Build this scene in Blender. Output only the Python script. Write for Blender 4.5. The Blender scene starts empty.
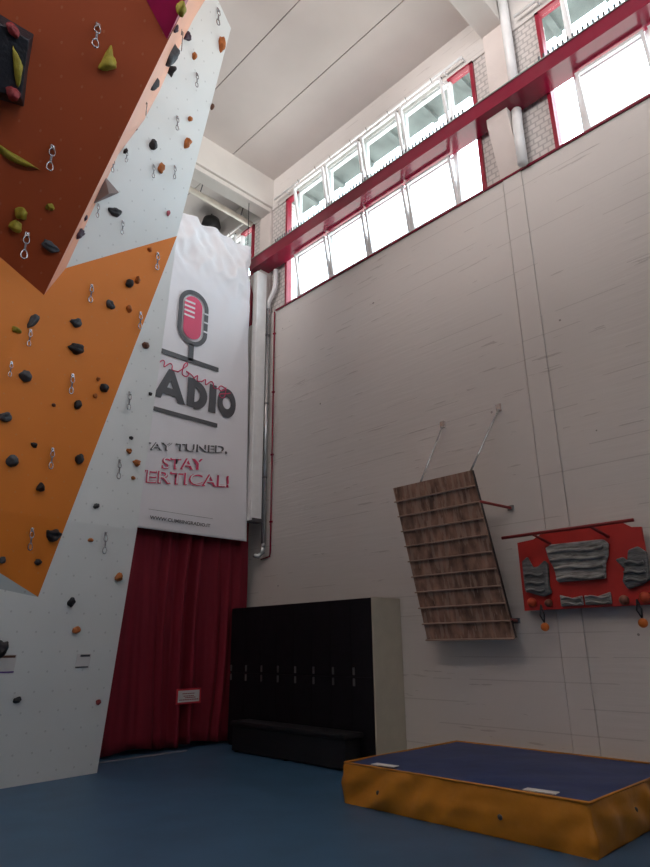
import bpy, bmesh, math, random
from mathutils import Vector, Matrix, noise
random.seed(4)
V = Vector
SC = bpy.context.scene
COL = SC.collection
PI = math.pi

# ------------------------------------------------------------------ camera
F = 624.0
UP = V((306 - 325, 1403 + 433.5, -F)).normalized()          # world axes seen from the camera
FA = V((-319 - 325, -(652 - 433.5), -F)).normalized()
XA = FA.cross(UP).normalized()
YA = UP.cross(XA).normalized()
R = Matrix((XA, YA, UP))                                     # world = R @ camera
C0 = V((0, 0, 1.4))
cam = bpy.data.cameras.new('camera')
cam.sensor_fit = 'VERTICAL'; cam.sensor_height = 36; cam.lens = F / 867 * 36
cam.clip_start = .05; cam.clip_end = 200
co = bpy.data.objects.new('camera', cam); COL.objects.link(co)
co.matrix_world = Matrix.Translation(C0) @ R.to_4x4()
SC.camera = co
SC.view_settings.view_transform = 'Standard'
SC.view_settings.look = 'None'
SC.view_settings.gamma = 1
SC.view_settings.use_curve_mapping = False
SC.view_settings.exposure = 0.24

# ------------------------------------------------------------------ daylight and added fill lamps
W = bpy.data.worlds.new('sky'); SC.world = W; W.use_nodes = True
bg = W.node_tree.nodes['Background']
bg.inputs[1].default_value = 6.5
_nt = W.node_tree; _tc = _nt.nodes.new('ShaderNodeTexCoord'); _sx = _nt.nodes.new('ShaderNodeSeparateXYZ'); _cr = _nt.nodes.new('ShaderNodeValToRGB')
_nt.links.new(_tc.outputs['Generated'], _sx.inputs[0]); _nt.links.new(_sx.outputs[2], _cr.inputs[0])
_cr.color_ramp.elements[0].position = .0; _cr.color_ramp.elements[0].color = (.80, .76, .72, 1)      # ground outside
_cr.color_ramp.elements[1].position = .03; _cr.color_ramp.elements[1].color = (.80, .90, 1.0, 1)       # bright hazy sky
_nt.links.new(_cr.outputs[0], bg.inputs[0])
def area(name, loc, rot, sx, sy, power, col, portal=False, spread=180):
    l = bpy.data.lights.new(name, 'AREA'); l.shape = 'RECTANGLE'; l.size = sx; l.size_y = sy
    l.energy = power; l.color = col
    l.spread = math.radians(spread)
    if portal: l.cycles.is_portal = True
    o = bpy.data.objects.new(name, l); COL.objects.link(o)
    o.location = loc; o.rotation_euler = rot
    return o
for yc in (11.2, 5.76, .31):                                   # sky seen through the three window bays
    area('window_portal', (7.02, yc, 8.72), (0, PI / 2, 0), 2.5, 4.5, 1, (1, 1, 1), True)
area('left_fill_lamp', (-5.8, 3.6, 8.6), (0, -PI / 2 - .60, 0), 2.2, 8, 640, (1, .92, .89), spread=100)  # added fill lamp, no opening in that wall; tilted up, lower wall stays dark
area('rear_fill_lamp', (1.0, -6.6, 8.0), (PI / 2 + .50, 0, 0), 8, 2.5, 230, (.95, .96, 1), spread=110)  # unseen lamp added behind the camera to brighten the upper hall

# ------------------------------------------------------------------ placing helpers
def ray(px, py): return (R @ V((px - 325, -(py - 433.5), -F))).normalized()
def hit(px, py, ax, val):
    d = ray(px, py); return C0 + d * ((val - C0[ax]) / d[ax])
def plane(a, b, c=None, d=None):
    nn = (b - a).cross(d if d is not None else c - a).normalized()
    if nn.dot(C0 - a) < 0: nn = -nn
    return (a, nn)
def ph(pl, px, py):
    d = ray(px, py); return C0 + d * ((pl[0] - C0).dot(pl[1]) / d.dot(pl[1]))

# ------------------------------------------------------------------ materials
def nodes(name):
    m = bpy.data.materials.new(name); m.use_nodes = True
    nt = m.node_tree; return m, nt, nt.nodes['Principled BSDF']
def mat(name, col, rough=.6, metal=0, var=.12, scale=6, bump=0, bscale=30, stretch=(1, 1, 1), spec=.5):
    m, nt, b = nodes(name)
    b.inputs['Roughness'].default_value = rough; b.inputs['Metallic'].default_value = metal
    b.inputs['Specular IOR Level'].default_value = spec
    tc = nt.nodes.new('ShaderNodeTexCoord'); mp = nt.nodes.new('ShaderNodeMapping')
    mp.inputs['Scale'].default_value = stretch
    nt.links.new(tc.outputs['Object'], mp.inputs[0])
    n = nt.nodes.new('ShaderNodeTexNoise'); n.inputs['Scale'].default_value = scale; n.inputs['Detail'].default_value = 4
    nt.links.new(mp.outputs[0], n.inputs['Vector'])
    r = nt.nodes.new('ShaderNodeValToRGB')
    r.color_ramp.elements[0].position = .3; r.color_ramp.elements[1].position = .7
    r.color_ramp.elements[0].color = [c * (1 - var) for c in col[:3]] + [1]
    r.color_ramp.elements[1].color = [min(1, c * (1 + var)) for c in col[:3]] + [1]
    nt.links.new(n.outputs['Fac'], r.inputs[0]); nt.links.new(r.outputs[0], b.inputs['Base Color'])
    if bump:
        n2 = nt.nodes.new('ShaderNodeTexNoise'); n2.inputs['Scale'].default_value = bscale; n2.inputs['Detail'].default_value = 3
        nt.links.new(mp.outputs[0], n2.inputs['Vector'])
        bp = nt.nodes.new('ShaderNodeBump'); bp.inputs['Strength'].default_value = bump; bp.inputs['Distance'].default_value = .02
        nt.links.new(n2.outputs['Fac'], bp.inputs['Height']); nt.links.new(bp.outputs[0], b.inputs['Normal'])
    return m
def mth(nt, op, a, b=None):
    n = nt.nodes.new('ShaderNodeMath'); n.operation = op
    for i, x in enumerate((a, b)):
        if x is None: continue
        if isinstance(x, (int, float)): n.inputs[i].default_value = x
        else: nt.links.new(x, n.inputs[i])
    return n.outputs[0]
def mixc(nt, fac, a, b):
    n = nt.nodes.new('ShaderNodeMix'); n.data_type = 'RGBA'
    nt.links.new(fac, n.inputs[0])
    for i, x in ((6, a), (7, b)):
        if isinstance(x, tuple): n.inputs[i].default_value = (*x, 1)
        else: nt.links.new(x, n.inputs[i])
    return n.outputs[2]
def wall_mat():
    """board-marked concrete painted off white: long faint form lines, small pits, chipped streaks"""
    m, nt, b = nodes('painted_concrete')
    b.inputs['Roughness'].default_value = .55
    tc = nt.nodes.new('ShaderNodeTexCoord'); sx = nt.nodes.new('ShaderNodeSeparateXYZ')
    nt.links.new(tc.outputs['Object'], sx.inputs[0])
    def noi(sc, stretch, det=3):
        mp = nt.nodes.new('ShaderNodeMapping'); mp.inputs['Scale'].default_value = stretch
        nt.links.new(tc.outputs['Object'], mp.inputs[0])
        n = nt.nodes.new('ShaderNodeTexNoise'); n.inputs['Scale'].default_value = sc; n.inputs['Detail'].default_value = det
        nt.links.new(mp.outputs[0], n.inputs['Vector']); return n.outputs['Fac']
    big = noi(.7, (1, 1, 1)); streak = noi(1.0, (1, 1.5, 22), 6); gate = noi(1.1, (1, .6, 1.6))
    # form board lines every 0.24 m, broken up by noise
    fr = mth(nt, 'FRACT', mth(nt, 'MULTIPLY', sx.outputs[2], 1 / .25))
    line = mth(nt, 'LESS_THAN', fr, .045)
    line = mth(nt, 'MULTIPLY', line, mth(nt, 'GREATER_THAN', noi(1.3, (1, .5, 5)), .53))
    chip = mth(nt, 'MULTIPLY', mth(nt, 'GREATER_THAN', streak, .665), mth(nt, 'GREATER_THAN', gate, .5))
    vo = nt.nodes.new('ShaderNodeTexVoronoi'); vo.inputs['Scale'].default_value = 1.9
    nt.links.new(tc.outputs['Object'], vo.inputs['Vector'])
    pit = mth(nt, 'LESS_THAN', vo.outputs['Distance'], .035)
    base = mixc(nt, big, (.66, .63, .605), (.575, .555, .535))
    c = mixc(nt, mth(nt, 'MULTIPLY', line, .30), base, (.25, .22, .21))
    c = mixc(nt, mth(nt, 'MULTIPLY', chip, .38), c, (.24, .21, .20))
    c = mixc(nt, mth(nt, 'MULTIPLY', pit, .7), c, (.12, .10, .10))
    nt.links.new(c, b.inputs['Base Color'])
    bp = nt.nodes.new('ShaderNodeBump'); bp.inputs['Strength'].default_value = .35; bp.inputs['Distance'].default_value = .02
    h = mth(nt, 'SUBTRACT', mth(nt, 'MULTIPLY', streak, .6), mth(nt, 'MULTIPLY', line, .5))
    nt.links.new(h, bp.inputs['Height']); nt.links.new(bp.outputs[0], b.inputs['Normal'])
    return m
def brick_mat():
    m, nt, b = nodes('painted_block')
    tc = nt.nodes.new('ShaderNodeTexCoord'); sx = nt.nodes.new('ShaderNodeSeparateXYZ'); cb = nt.nodes.new('ShaderNodeCombineXYZ')
    nt.links.new(tc.outputs['Object'], sx.inputs[0])
    nt.links.new(sx.outputs[1], cb.inputs[0]); nt.links.new(sx.outputs[2], cb.inputs[1])
    br = nt.nodes.new('ShaderNodeTexBrick'); br.inputs['Scale'].default_value = 1
    br.inputs['Brick Width'].default_value = .12; br.inputs['Row Height'].default_value = .085; br.inputs['Mortar Size'].default_value = .012
    br.inputs['Color1'].default_value = (.62, .58, .56, 1); br.inputs['Color2'].default_value = (.56, .53, .51, 1); br.inputs['Mortar'].default_value = (.40, .38, .37, 1)
    nt.links.new(cb.outputs[0], br.inputs['Vector']); nt.links.new(br.outputs['Color'], b.inputs['Base Color'])
    b.inputs['Roughness'].default_value = .7
    return m
def panel_mat(name, col, dot=(.25, .25, .25), rough=.45, amount=.55, speck=False):
    """climbing panel: paint with the grid of bolt holes"""
    m, nt, b = nodes(name)
    b.inputs['Roughness'].default_value = rough
    tc = nt.nodes.new('ShaderNodeTexCoord'); sx = nt.nodes.new('ShaderNodeSeparateXYZ')
    nt.links.new(tc.outputs['Object'], sx.inputs[0])
    g = .21
    u = mth(nt, 'SUBTRACT', mth(nt, 'FRACT', mth(nt, 'MULTIPLY', sx.outputs[0], 1 / g)), .5)
    row = mth(nt, 'FLOOR', mth(nt, 'MULTIPLY', sx.outputs[2], 1 / g))
    u = mth(nt, 'SUBTRACT', mth(nt, 'FRACT', mth(nt, 'ADD', mth(nt, 'MULTIPLY', sx.outputs[0], 1 / g), mth(nt, 'MULTIPLY', row, .5))), .5)
    w = mth(nt, 'SUBTRACT', mth(nt, 'FRACT', mth(nt, 'MULTIPLY', sx.outputs[2], 1 / g)), .5)
    d = mth(nt, 'SQRT', mth(nt, 'ADD', mth(nt, 'MULTIPLY', u, u), mth(nt, 'MULTIPLY', w, w)))
    hole = mth(nt, 'MULTIPLY', mth(nt, 'LESS_THAN', d, .055), amount)
    n = nt.nodes.new('ShaderNodeTexNoise'); n.inputs['Scale'].default_value = 1.6; n.inputs['Detail'].default_value = 5
    nt.links.new(tc.outputs['Object'], n.inputs['Vector'])
    c = mixc(nt, n.outputs['Fac'], tuple(x * .93 for x in col), tuple(min(1, x * 1.06) for x in col))
    c = mixc(nt, hole, c, dot)
    nt.links.new(c, b.inputs['Base Color'])
    return m
def glass_mat():
    m, nt, b = nodes('window_glass')
    out = nt.nodes['Material Output']
    t = nt.nodes.new('ShaderNodeBsdfTransparent'); t.inputs[0].default_value = (.90, .95, .95, 1)
    g = nt.nodes.new('ShaderNodeBsdfGlossy'); g.inputs['Roughness'].default_value = .03
    lw = nt.nodes.new('ShaderNodeLayerWeight'); lw.inputs[0].default_value = .25
    mx = nt.nodes.new('ShaderNodeMixShader')
    nt.links.new(mth(nt, 'MULTIPLY', lw.outputs['Facing'], .35), mx.inputs[0])
    nt.links.new(t.outputs[0], mx.inputs[1]); nt.links.new(g.outputs[0], mx.inputs[2]); nt.links.new(mx.outputs[0], out.inputs[0])
    nt.nodes.remove(b)
    return m
def planks_mat():
    m = mat('stained_plywood', (.245, .145, .105), .7, var=.6, scale=4.5, stretch=(1, 2.2, 1))
    nt = m.node_tree; b = nt.nodes['Principled BSDF']
    old = b.inputs['Base Color'].links[0].from_socket
    tc = nt.nodes.new('ShaderNodeTexCoord'); mp = nt.nodes.new('ShaderNodeMapping'); mp.inputs['Scale'].default_value = (1, 9, 1.6)
    nt.links.new(tc.outputs['Object'], mp.inputs[0])
    n = nt.nodes.new('ShaderNodeTexNoise'); n.inputs['Scale'].default_value = 2; n.inputs['Detail'].default_value = 6
    nt.links.new(mp.outputs[0], n.inputs['Vector'])
    f = mth(nt, 'MULTIPLY', mth(nt, 'GREATER_THAN', n.outputs['Fac'], .55), .55)
    nt.links.new(mixc(nt, f, old, (.38, .28, .225)), b.inputs['Base Color'])
    return m
M = dict(
    wall=wall_mat(), block=brick_mat(), glass=glass_mat(), ply=planks_mat(),
    plaster=mat('cream_plaster', (.66, .60, .57), .7, var=.06, scale=1.5, bump=.15),
    ceil=mat('ceiling_slab', (.62, .57, .54), .8, var=.06, scale=.8),
    gap=mat('joint_shadow_gap', (.22, .20, .19), .9),
    beam=mat('white_concrete', (.68, .65, .61), .65, var=.06, scale=1.2),
    floor=mat('blue_sports_floor', (.032, .088, .165), .45, var=.14, scale=2.2, bump=.05, bscale=60),
    baseline=mat('pale_floor_edge', (.20, .20, .22), .6),
    red=mat('red_gloss_paint', (.21, .005, .028), .14, var=.12, scale=3),
    redf=mat('red_frame_paint', (.27, .008, .028), .4),
    alu=mat('white_aluminium', (.74, .76, .77), .4, var=.05),
    pipe=mat('white_pipe', (.78, .80, .80), .3, var=.05),
    zinc=mat('zinc_pipe', (.55, .57, .58), .25, metal=.7, var=.1),
    eave=mat('grey_eave', (.10, .12, .118), .8, var=.35, scale=3),
    white=panel_mat('white_panel', (.74, .78, .78), (.25, .27, .28), amount=.32),
    grey=panel_mat('grey_panel', (.46, .52, .54)),
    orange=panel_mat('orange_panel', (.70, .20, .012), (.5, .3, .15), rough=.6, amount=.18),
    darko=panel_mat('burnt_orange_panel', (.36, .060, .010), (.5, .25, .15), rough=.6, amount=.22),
    salmon=panel_mat('orange_side_glare', (.85, .42, .28), amount=.2),  # orange paint with the window glare put into its colour
    magenta=mat('magenta_volume', (.40, .01, .09), .4),
    volg=mat('taupe_volume', (.20, .15, .14), .6), volb=mat('black_volume', (.012, .013, .02), .5, bump=.4),
    hblack=mat('black_resin', (.012, .012, .017), .6, var=.3, scale=20, bump=.3, bscale=60),
    hgrey=mat('grey_resin', (.060, .068, .08), .65, var=.3, scale=20, bump=.3, bscale=60),
    hbrown=mat('brown_resin', (.14, .062, .04), .65, var=.3, scale=20, bump=.3, bscale=60),
    horange=mat('orange_resin', (.40, .12, .02), .6, var=.25, scale=20, bump=.3, bscale=60),
    hyellow=mat('yellow_green_resin', (.30, .25, .02), .6, var=.2, scale=20, bump=.3, bscale=60),
    hred=mat('red_resin', (.24, .02, .025), .6, var=.2, scale=20, bump=.3, bscale=60),
    hred2=mat('red_card', (.60, .03, .05), .6, var=.05), rung=mat('pale_wood_rung', (.33, .23, .18), .6, var=.2), hangd=mat('dark_grey_resin', (.13, .14, .145), .7, var=.5, scale=7, stretch=(1, 1, 5), bump=.4), hpink=mat('pink_resin', (.45, .12, .16), .6, var=.2, scale=20),
    hpurple=mat('purple_resin', (.05, .025, .05), .6, var=.3, scale=20),
    steel=mat('steel', (.42, .42, .44), .25, metal=.9, var=.05), darksteel=mat('dark_steel', (.10, .10, .11), .4, metal=.5),
    sling=mat('grey_sling', (.16, .15, .16), .8),
    banner=mat('white_banner_vinyl', (.76, .76, .80), .42, var=.02, scale=1, spec=.4),
    ink=mat('charcoal_print', (.075, .075, .085), .5, var=.03), pink=mat('pink_print', (.66, .05, .14), .5, var=.03),
    curtain=mat('red_velvet', (.19, .0035, .018), .8, var=.12, scale=2, stretch=(6, 1, .5)),
    locker=mat('black_locker', (.008, .007, .010), .5, spec=.2, var=.2), cream=mat('cream_board', (.52, .49, .40), .6, var=.05),
    handle=mat('grey_handle', (.16, .16, .165), .35, metal=.6),
    bench=mat('black_bench', (.008, .008, .010), .5),
    mtop=mat('blue_vinyl', (.012, .032, .120), .5, var=.18, scale=3, bump=.5, bscale=3),
    mside=mat('ochre_vinyl', (.50, .20, .014), .5, var=.15, scale=4, bump=.5, bscale=5),
    label=mat('white_label', (.62, .62, .60), .5, var=.02), paper=mat('paper', (.66, .66, .66), .7, var=.02),
    purple=mat('purple_print', (.12, .06, .30), .6),
    board=mat('red_training_board', (.46, .022, .018), .45, var=.1), hang=mat('grey_marbled_resin', (.27, .28, .275), .7, var=.65, scale=7, stretch=(1, 1, 5), bump=.4),
    ball=mat('orange_ball', (.62, .16, .02), .5), ballr=mat('red_ball', (.50, .06, .02), .5), wood=mat('brown_wood_ball', (.22, .08, .05), .5),
    cord=mat('black_cord', (.02, .02, .025), .8), beige=mat('beige_pipe', (.60, .54, .46), .5), rustred=mat('dull_red_steel', (.26, .02, .02), .45),
    black=mat('matt_black', (.015, .015, .016), .5), concrete=mat('far_wall_paint', (.30, .29, .28), .8), backing=mat('dark_backing', (.03, .02, .025), .9),
)

# ------------------------------------------------------------------ mesh building
def worldloc(o):
    p = V((0, 0, 0))
    while o is not None: p = p + o.location; o = o.parent
    return p
class MB:
    def __init__(s): s.b = bmesh.new()
    def poly(s, pts): return s.b.faces.new([s.b.verts.new(p) for p in pts])
    def prism(s, pts, d):
        """polygon pts swept along d"""
        a = [s.b.verts.new(p) for p in pts]; c = [s.b.verts.new(V(p) + V(d)) for p in pts]; n = len(pts)
        s.b.faces.new(a); s.b.faces.new(c[::-1])
        for i in range(n): s.b.faces.new((a[(i + 1) % n], a[i], c[i], c[(i + 1) % n]))
    def box(s, lo, hi):
        x0, y0, z0 = lo; x1, y1, z1 = hi
        s.prism([(x0, y0, z0), (x1, y0, z0), (x1, y1, z0), (x0, y1, z0)], (0, 0, z1 - z0))
    def obox(s, c, ax, ay, az):
        """box by centre and three half-vectors"""
        c, ax, ay, az = V(c), V(ax), V(ay), V(az)
        s.prism([c - ax - ay - az, c + ax - ay - az, c + ax + ay - az, c - ax + ay - az], az * 2)
    def tube(s, pts, r, seg=8, closed=False):
        pts = [V(p) for p in pts]; n = len(pts); rings = []
        for i, p in enumerate(pts):
            if closed: t = (pts[(i + 1) % n] - pts[i - 1])
            else: t = (pts[min(i + 1, n - 1)] - pts[max(i - 1, 0)])
            t.normalize()
            a = V((0, 0, 1)) if abs(t.z) < .9 else V((1, 0, 0))
            if i and not closed or i: a = prev
            u = (a - t * a.dot(t)).normalized(); w = t.cross(u); prev = u
            rr = r[i] if isinstance(r, (list, tuple)) else r
            rings.append([s.b.verts.new(p + (u * math.cos(k * 2 * PI / seg) + w * math.sin(k * 2 * PI / seg)) * rr) for k in range(seg)])
        m = n if closed else n - 1
        for i in range(m):
            A, B = rings[i], rings[(i + 1) % n]
            for k in range(seg): s.b.faces.new((A[k], A[(k + 1) % seg], B[(k + 1) % seg], B[k]))
        if not closed:
            s.b.faces.new(rings[0][::-1]); s.b.faces.new(rings[-1])
    def ball(s, c, r, sub=2, sc=(1, 1, 1)):
        bmesh.ops.create_icosphere(s.b, subdivisions=sub, radius=r, matrix=Matrix.Translation(V(c)) @ Matrix.Diagonal((*sc, 1)))
    def build(s, name, m, parent=None, smooth=False, bevel=0, origin=None):
        bmesh.ops.recalc_face_normals(s.b, faces=s.b.faces)
        me = bpy.data.meshes.new(name)
        if parent is not None: off = worldloc(parent)
        elif origin is not None: off = V(origin)
        else:
            vs = [v.co for v in s.b.verts]
            off = V(((min(v.x for v in vs) + max(v.x for v in vs)) / 2, (min(v.y for v in vs) + max(v.y for v in vs)) / 2, min(v.z for v in vs)))
        bmesh.ops.translate(s.b, verts=s.b.verts, vec=-off)
        s.b.to_mesh(me); s.b.free()
        me.materials.append(m)
        if smooth:
            for p in me.polygons: p.use_smooth = True
        o = bpy.data.objects.new(name, me); COL.objects.link(o)
        if parent is not None: o.parent = parent
        else: o.location = off
        if bevel:
            md = o.modifiers.new('bevel', 'BEVEL'); md.width = bevel; md.segments = 2; md.limit_method = 'ANGLE'
        return o
def tag(o, label, cat, group=None):
    o['label'] = label; o['category'] = cat
    if group: o['group'] = group
    return o
def struct(o, label=None):
    o['kind'] = 'structure'
    if label: o['label'] = label
    return o
def empty(name, loc):
    o = bpy.data.objects.new(name, None); COL.objects.link(o); o.location = loc; o.empty_display_size = .1; return o
def box1(name, lo, hi, m, parent=None, **k):
    a = MB(); a.box(lo, hi); return a.build(name, m, parent, **k)
def tube1(name, pts, r, m, parent=None, seg=10, **k):
    a = MB(); a.tube(pts, r, seg); return a.build(name, m, parent, smooth=True, **k)

# ------------------------------------------------------------------ the hall
XW = 6.77; ZC = 10.67; SILL = 7.5; WTOP = 9.93
struct(box1('floor', (-6.5, -7.5, -.15), (7.1, 16, 0), M['floor'], origin=(0, 0, 0)))
w = MB()
w.box((XW, -7.5, 0), (XW + .3, 3.02, SILL)); w.box((XW, 3.32, 0), (XW + .3, 16, SILL))          # below the windows, both sides of the flush column
w.box((XW, -7.5, WTOP), (XW + .10, 16, ZC + .1))
w.box((XW + .01, 3.02, 0), (XW + .3, 3.32, SILL))
wr = struct(w.build('wall_right', M['wall'], origin=(0, 0, 0)))
c = MB(); c.box((XW - .012, 3.035, 0), (XW + .05, 3.305, SILL))
struct(c.build('trim_1', M['wall'], origin=(0, 0, 0)), 'flush concrete column strip in the right wall')
ce = MB(); x = XW + .3; edges = [7.1, 6.85]
while edges[-1] > -6.4: edges.append(edges[-1] - 1.14)
for a, b in zip(edges, edges[1:]): ce.box((b + .009, -7.5, ZC), (a - .009, 16, ZC + .2))
struct(ce.build('ceiling', M['ceil'], origin=(0, 0, 0)))
struct(box1('trim_2', (-6.5, -7.5, ZC + .02), (7.1, 16, ZC + .3), M['gap']), 'dark joint backing above the ceiling slabs')
struct(box1('wall_far', (-6.5, 16, 0), (7.1, 16.2, ZC), M['concrete']))
bk = MB(); bk.box((-6.5, -7.7, 0), (7.1, -7.5, ZC)); struct(bk.build('wall_back', M['concrete']))
lf = MB(); lf.box((-6.7, -7.5, 0), (-6.5, 16, ZC)); struct(lf.build('wall_left', M['concrete']))
# cross beams, columns, the crane corbels
for i, (y0, y1, z0) in enumerate(((3.0, 3.36, 10.18), (8.36, 8.74, 9.98))):
    b_ = MB(); b_.box((-6.4, y0, z0), (XW + .02, y1, ZC + .01))
    if i: b_.box((-6.4, y0 + .05, z0 - .10), (XW, y1 - .05, z0))
    struct(b_.build('trim_%d' % (3 + i), M['beam'], bevel=.01), 'white concrete cross beam under the ceiling')
for i, yc in enumerate((3.17, 8.58)):
    u_ = MB(); u_.box((XW - .03, yc - .17, SILL), (XW + .3, yc + .17, ZC))
    u_.prism([(XW - .02, yc - .16, SILL + .02), (XW - .03, yc - .16, SILL + .02), (XW - .24, yc - .16, 8.30), (XW - .24, yc - .16, 8.42), (XW - .02, yc - .16, 8.42)], (0, .32, 0))
    struct(u_.build('trim_%d' % (5 + i), M['plaster'], bevel=.012), 'column head with a corbel under the red beam')
# painted block infill between columns and windows
k_ = 7
for y0, y1 in ((2.53, 2.99), (3.35, 3.57), (7.95, 8.40), (8.76, 9.0), (-1.9, -2.3)):
    y0, y1 = min(y0, y1), max(y0, y1)
    struct(box1('trim_%d' % k_, (XW + .03, y0, SILL), (XW + .28, y1, WTOP), M['block'], origin=(0, 0, 0)), 'painted hollow block infill beside a window'); k_ += 1
# outside eave over the windows
ev = MB(); ev.box((XW + .11, -7, 10.08), (XW + .66, 16, 10.5))
for k in range(30): ev.box((XW + .11, -6.6 + k * .75, 10.0), (XW + .64, -6.5 + k * .75, 10.08))
struct(ev.build('trim_%d' % k_, M['eave'], origin=(0, 0, 0)), 'grey eave outside above the windows')

# ------------------------------------------------------------------ windows
def window(name, y0, y1, divs):
    """y0..y1 opening; divs = unit boundaries (the four openable units lie between them)"""
    root = struct(empty(name, (XW + .05, (y0 + y1) / 2, SILL)))
    f = MB(); t = .055
    for a, b in ((y0, y0 + t), (y1 - t, y1)): f.box((XW - .015, a, SILL), (XW + .10, b, WTOP))
    f.box((XW - .015, y0, WTOP - .045), (XW + .10, divs[0], WTOP)); f.box((XW - .015, divs[-1], WTOP - .045), (XW + .10, y1, WTOP)); f.box((XW, y0, SILL), (XW + .10, y1, SILL + .03))
    f.build('window_frame', M['redf'], root)
    mu = MB()
    for d in divs: mu.box((XW + .01, d - .035, SILL + .03), (XW + .08, d + .035, WTOP - t))
    mu.box((XW + .01, y0 + t, 8.62), (XW + .08, y1 - t, 8.72)); mu.box((XW + .03, divs[0], WTOP - .04), (XW + .10, divs[-1], WTOP)); mu.box((XW + .02, divs[0], 8.40), (XW + .07, divs[-1], 8.45))
    mu.build('mullion', M['alu'], root)
    for a, b in ((y0 + t, divs[0] - .035), (divs[-1] + .035, y1 - t)):
        p = MB(); p.box((XW + .045, a, SILL + .03), (XW + .052, b, 8.62)); p.box((XW + .045, a, 8.72), (XW + .052, b, WTOP - t))
        p.build('side_pane', M['glass'], root)
    for d0, d1 in zip(divs, divs[1:]):
        for zb, h, lean in ((SILL + .05, .81, .13), (8.74, 1.14, .17)):
            a, b = d0 + .045, d1 - .045
            s = MB(); q = .04
            def P(y, k, o=0): return V((XW + .035 - lean * k - o, y, zb + h * k))
            n_ = V((-.022, 0, 0))
            for (p0, p1) in (((a, 0), (a, 1)), ((b, 0), (b, 1)), ((a, 0), (b, 0)), ((a, 1), (b, 1))):
                A, B = P(*p0), P(*p1); dr = (B - A).normalized(); cr = dr.cross(V((1, 0, 0))).normalized()
                s.obox((A + B) / 2, (B - A) / 2 + dr * q / 2, cr * q / 2, n_)
            sh = s.build('sash', M['alu'], root)
            g = MB(); g.prism([P(a, .02), P(b, .02), P(b, .98), P(a, .98)], (.006, 0, 0)); g.build('pane', M['glass'], sh)
            st = MB()
            if lean > .15:
                for yy in (a + .15, b - .15):
                    st.tube([P(yy, 1), V((XW + .0, yy, zb + h + .13))], .009, 6)
                    st.tube([P(yy, 1, -.005), P(yy, 1) + V((-.06, 0, .09))], .007, 6)
            elif 0:
                for yy in (a + .02, b - .02): st.tube([P(yy, 1), V((XW + .03, yy, zb + h - .05))], .007, 6)
            if lean > .15: st.build('stay_arm', M['zinc'], root)
    # opening rod along the head
    rr = MB(); rr.tube([(XW - .11, y0 + .1, WTOP + .09), (XW - .11, y1 + .25, WTOP + .09)], .022, 8)
    for yy in [y0 + .12] + list(divs) + [y1 - .1]: rr.tube([(XW - .11, yy, WTOP + .09), (XW + .01, yy, WTOP + .09)], .014, 6)
    rr.build('opening_rod', M['pipe'], root, smooth=True)
    return root
window('window_1', 3.57, 7.95, [4.03, 4.93, 5.81, 6.72, 7.59])
window('window_2', -1.9, 2.53, [-1.45, -.57, .32, 1.23, 2.13])
window('window_3', 9.0, 13.4, [9.45, 10.33, 11.22, 12.1, 12.95])

# ------------------------------------------------------------------ climbing wall
U = V((1, .069, 0))
P0, P1, P2, P3 = V((3.83, 7.81, 0)), V((3.83, 7.351, 2.82)), V((3.83, 6.922, 7.032)), V((3.83, 5.81, 10.09))
LO = plane(P0, P1, d=U); UPP = plane(P1, P2, d=U)
K2 = ph(UPP, 66, 268); A2 = plane(P2, K2, P3)
I1 = ph(UPP, 44, 295); q_ = ph(A2, 188, 0); I0 = C0 + (q_ - C0) * .78
B2 = plane(I0, I1, d=V((1, -.1, 0)))
K3 = ph(B2, 0, 257); J1 = ph(UPP, 0, 372)
B1 = plane(I1, K3, J1)
SS = plane(ph(A2, 205, 0), I1, I0)
cw = empty('climbing_wall', (3.0, 7.85, 0))
tag(cw, 'tall overhanging climbing wall in white and orange panels left of the banner', 'climbing wall')
def clip(poly, inside, cut):
    out = []
    for i in range(len(poly)):
        a, b = poly[i - 1], poly[i]
        if inside(b):
            if not inside(a): out.append(cut(a, b))
            out.append(b)
        elif inside(a): out.append(cut(a, b))
    return out
def zclip(poly, z0, z1):
    def cz(z): return lambda a, b: a + (b - a) * ((z - a.z) / (b.z - a.z))
    poly = clip(poly, lambda p: p.z >= z0 - 1e-6, cz(z0)) if z0 is not None else poly
    return clip(poly, lambda p: p.z <= z1 + 1e-6, cz(z1)) if z1 is not None and poly else poly
def facet(name, pl, pts, m, th=.03, label=None):
    a = MB(); a.prism(pts, -pl[1] * th); o = a.build(name, m, cw)
    if label: o['label'] = label
    return o
def split(name, m, px, label=None):
    """a painted area of the front face, which has a slight crease: cut it along the crease"""
    lo = [ph(LO, *p) for p in px]; hi = [ph(UPP, *p) for p in px]
    cr = lambda p: p.z - (2.82)
    a = clip(hi, lambda p: cr(p) >= 0, lambda s, t: s + (t - s) * (cr(s) / (cr(s) - cr(t))))
    b = clip(lo, lambda p: cr(p) <= 0, lambda s, t: s + (t - s) * (cr(s) / (cr(s) - cr(t))))
    for pl, pg in ((UPP, a), (LO, b)):
        if len(pg) > 2: facet(name, pl, pg, m, label=label)
XE = 3.83
def edge(z):                                                    # right edge of the panels at height z
    if z <= 2.82: return P0 + (P1 - P0) * (z / 2.82)
    return P1 + (P2 - P1) * ((z - 2.82) / (7.032 - 2.82))
LX = -190
split('white_panel', M['white'], [(97, 773), (0, 789), (LX, 820), (LX, 560), (0, 589), (38, 597)], 'lower white panel')
split('white_panel', M['white'], [(177, 236), (137, 530), (97, 773), (38, 597)], 'right white strip beside the banner')
split('grey_panel', M['grey'], [(38, 597), (0, 589), (LX, 549), (LX, 475), (0, 573)], 'small grey triangle under the orange')
split('orange_panel', M['orange'], [(177, 236), (66, 268), (44, 295), (0, 372), (0, 573), (38, 597)], 'bright orange area')
split('orange_panel', M['orange'], [(0, 372), (LX, 704), (LX, 475), (0, 573)])
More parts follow.
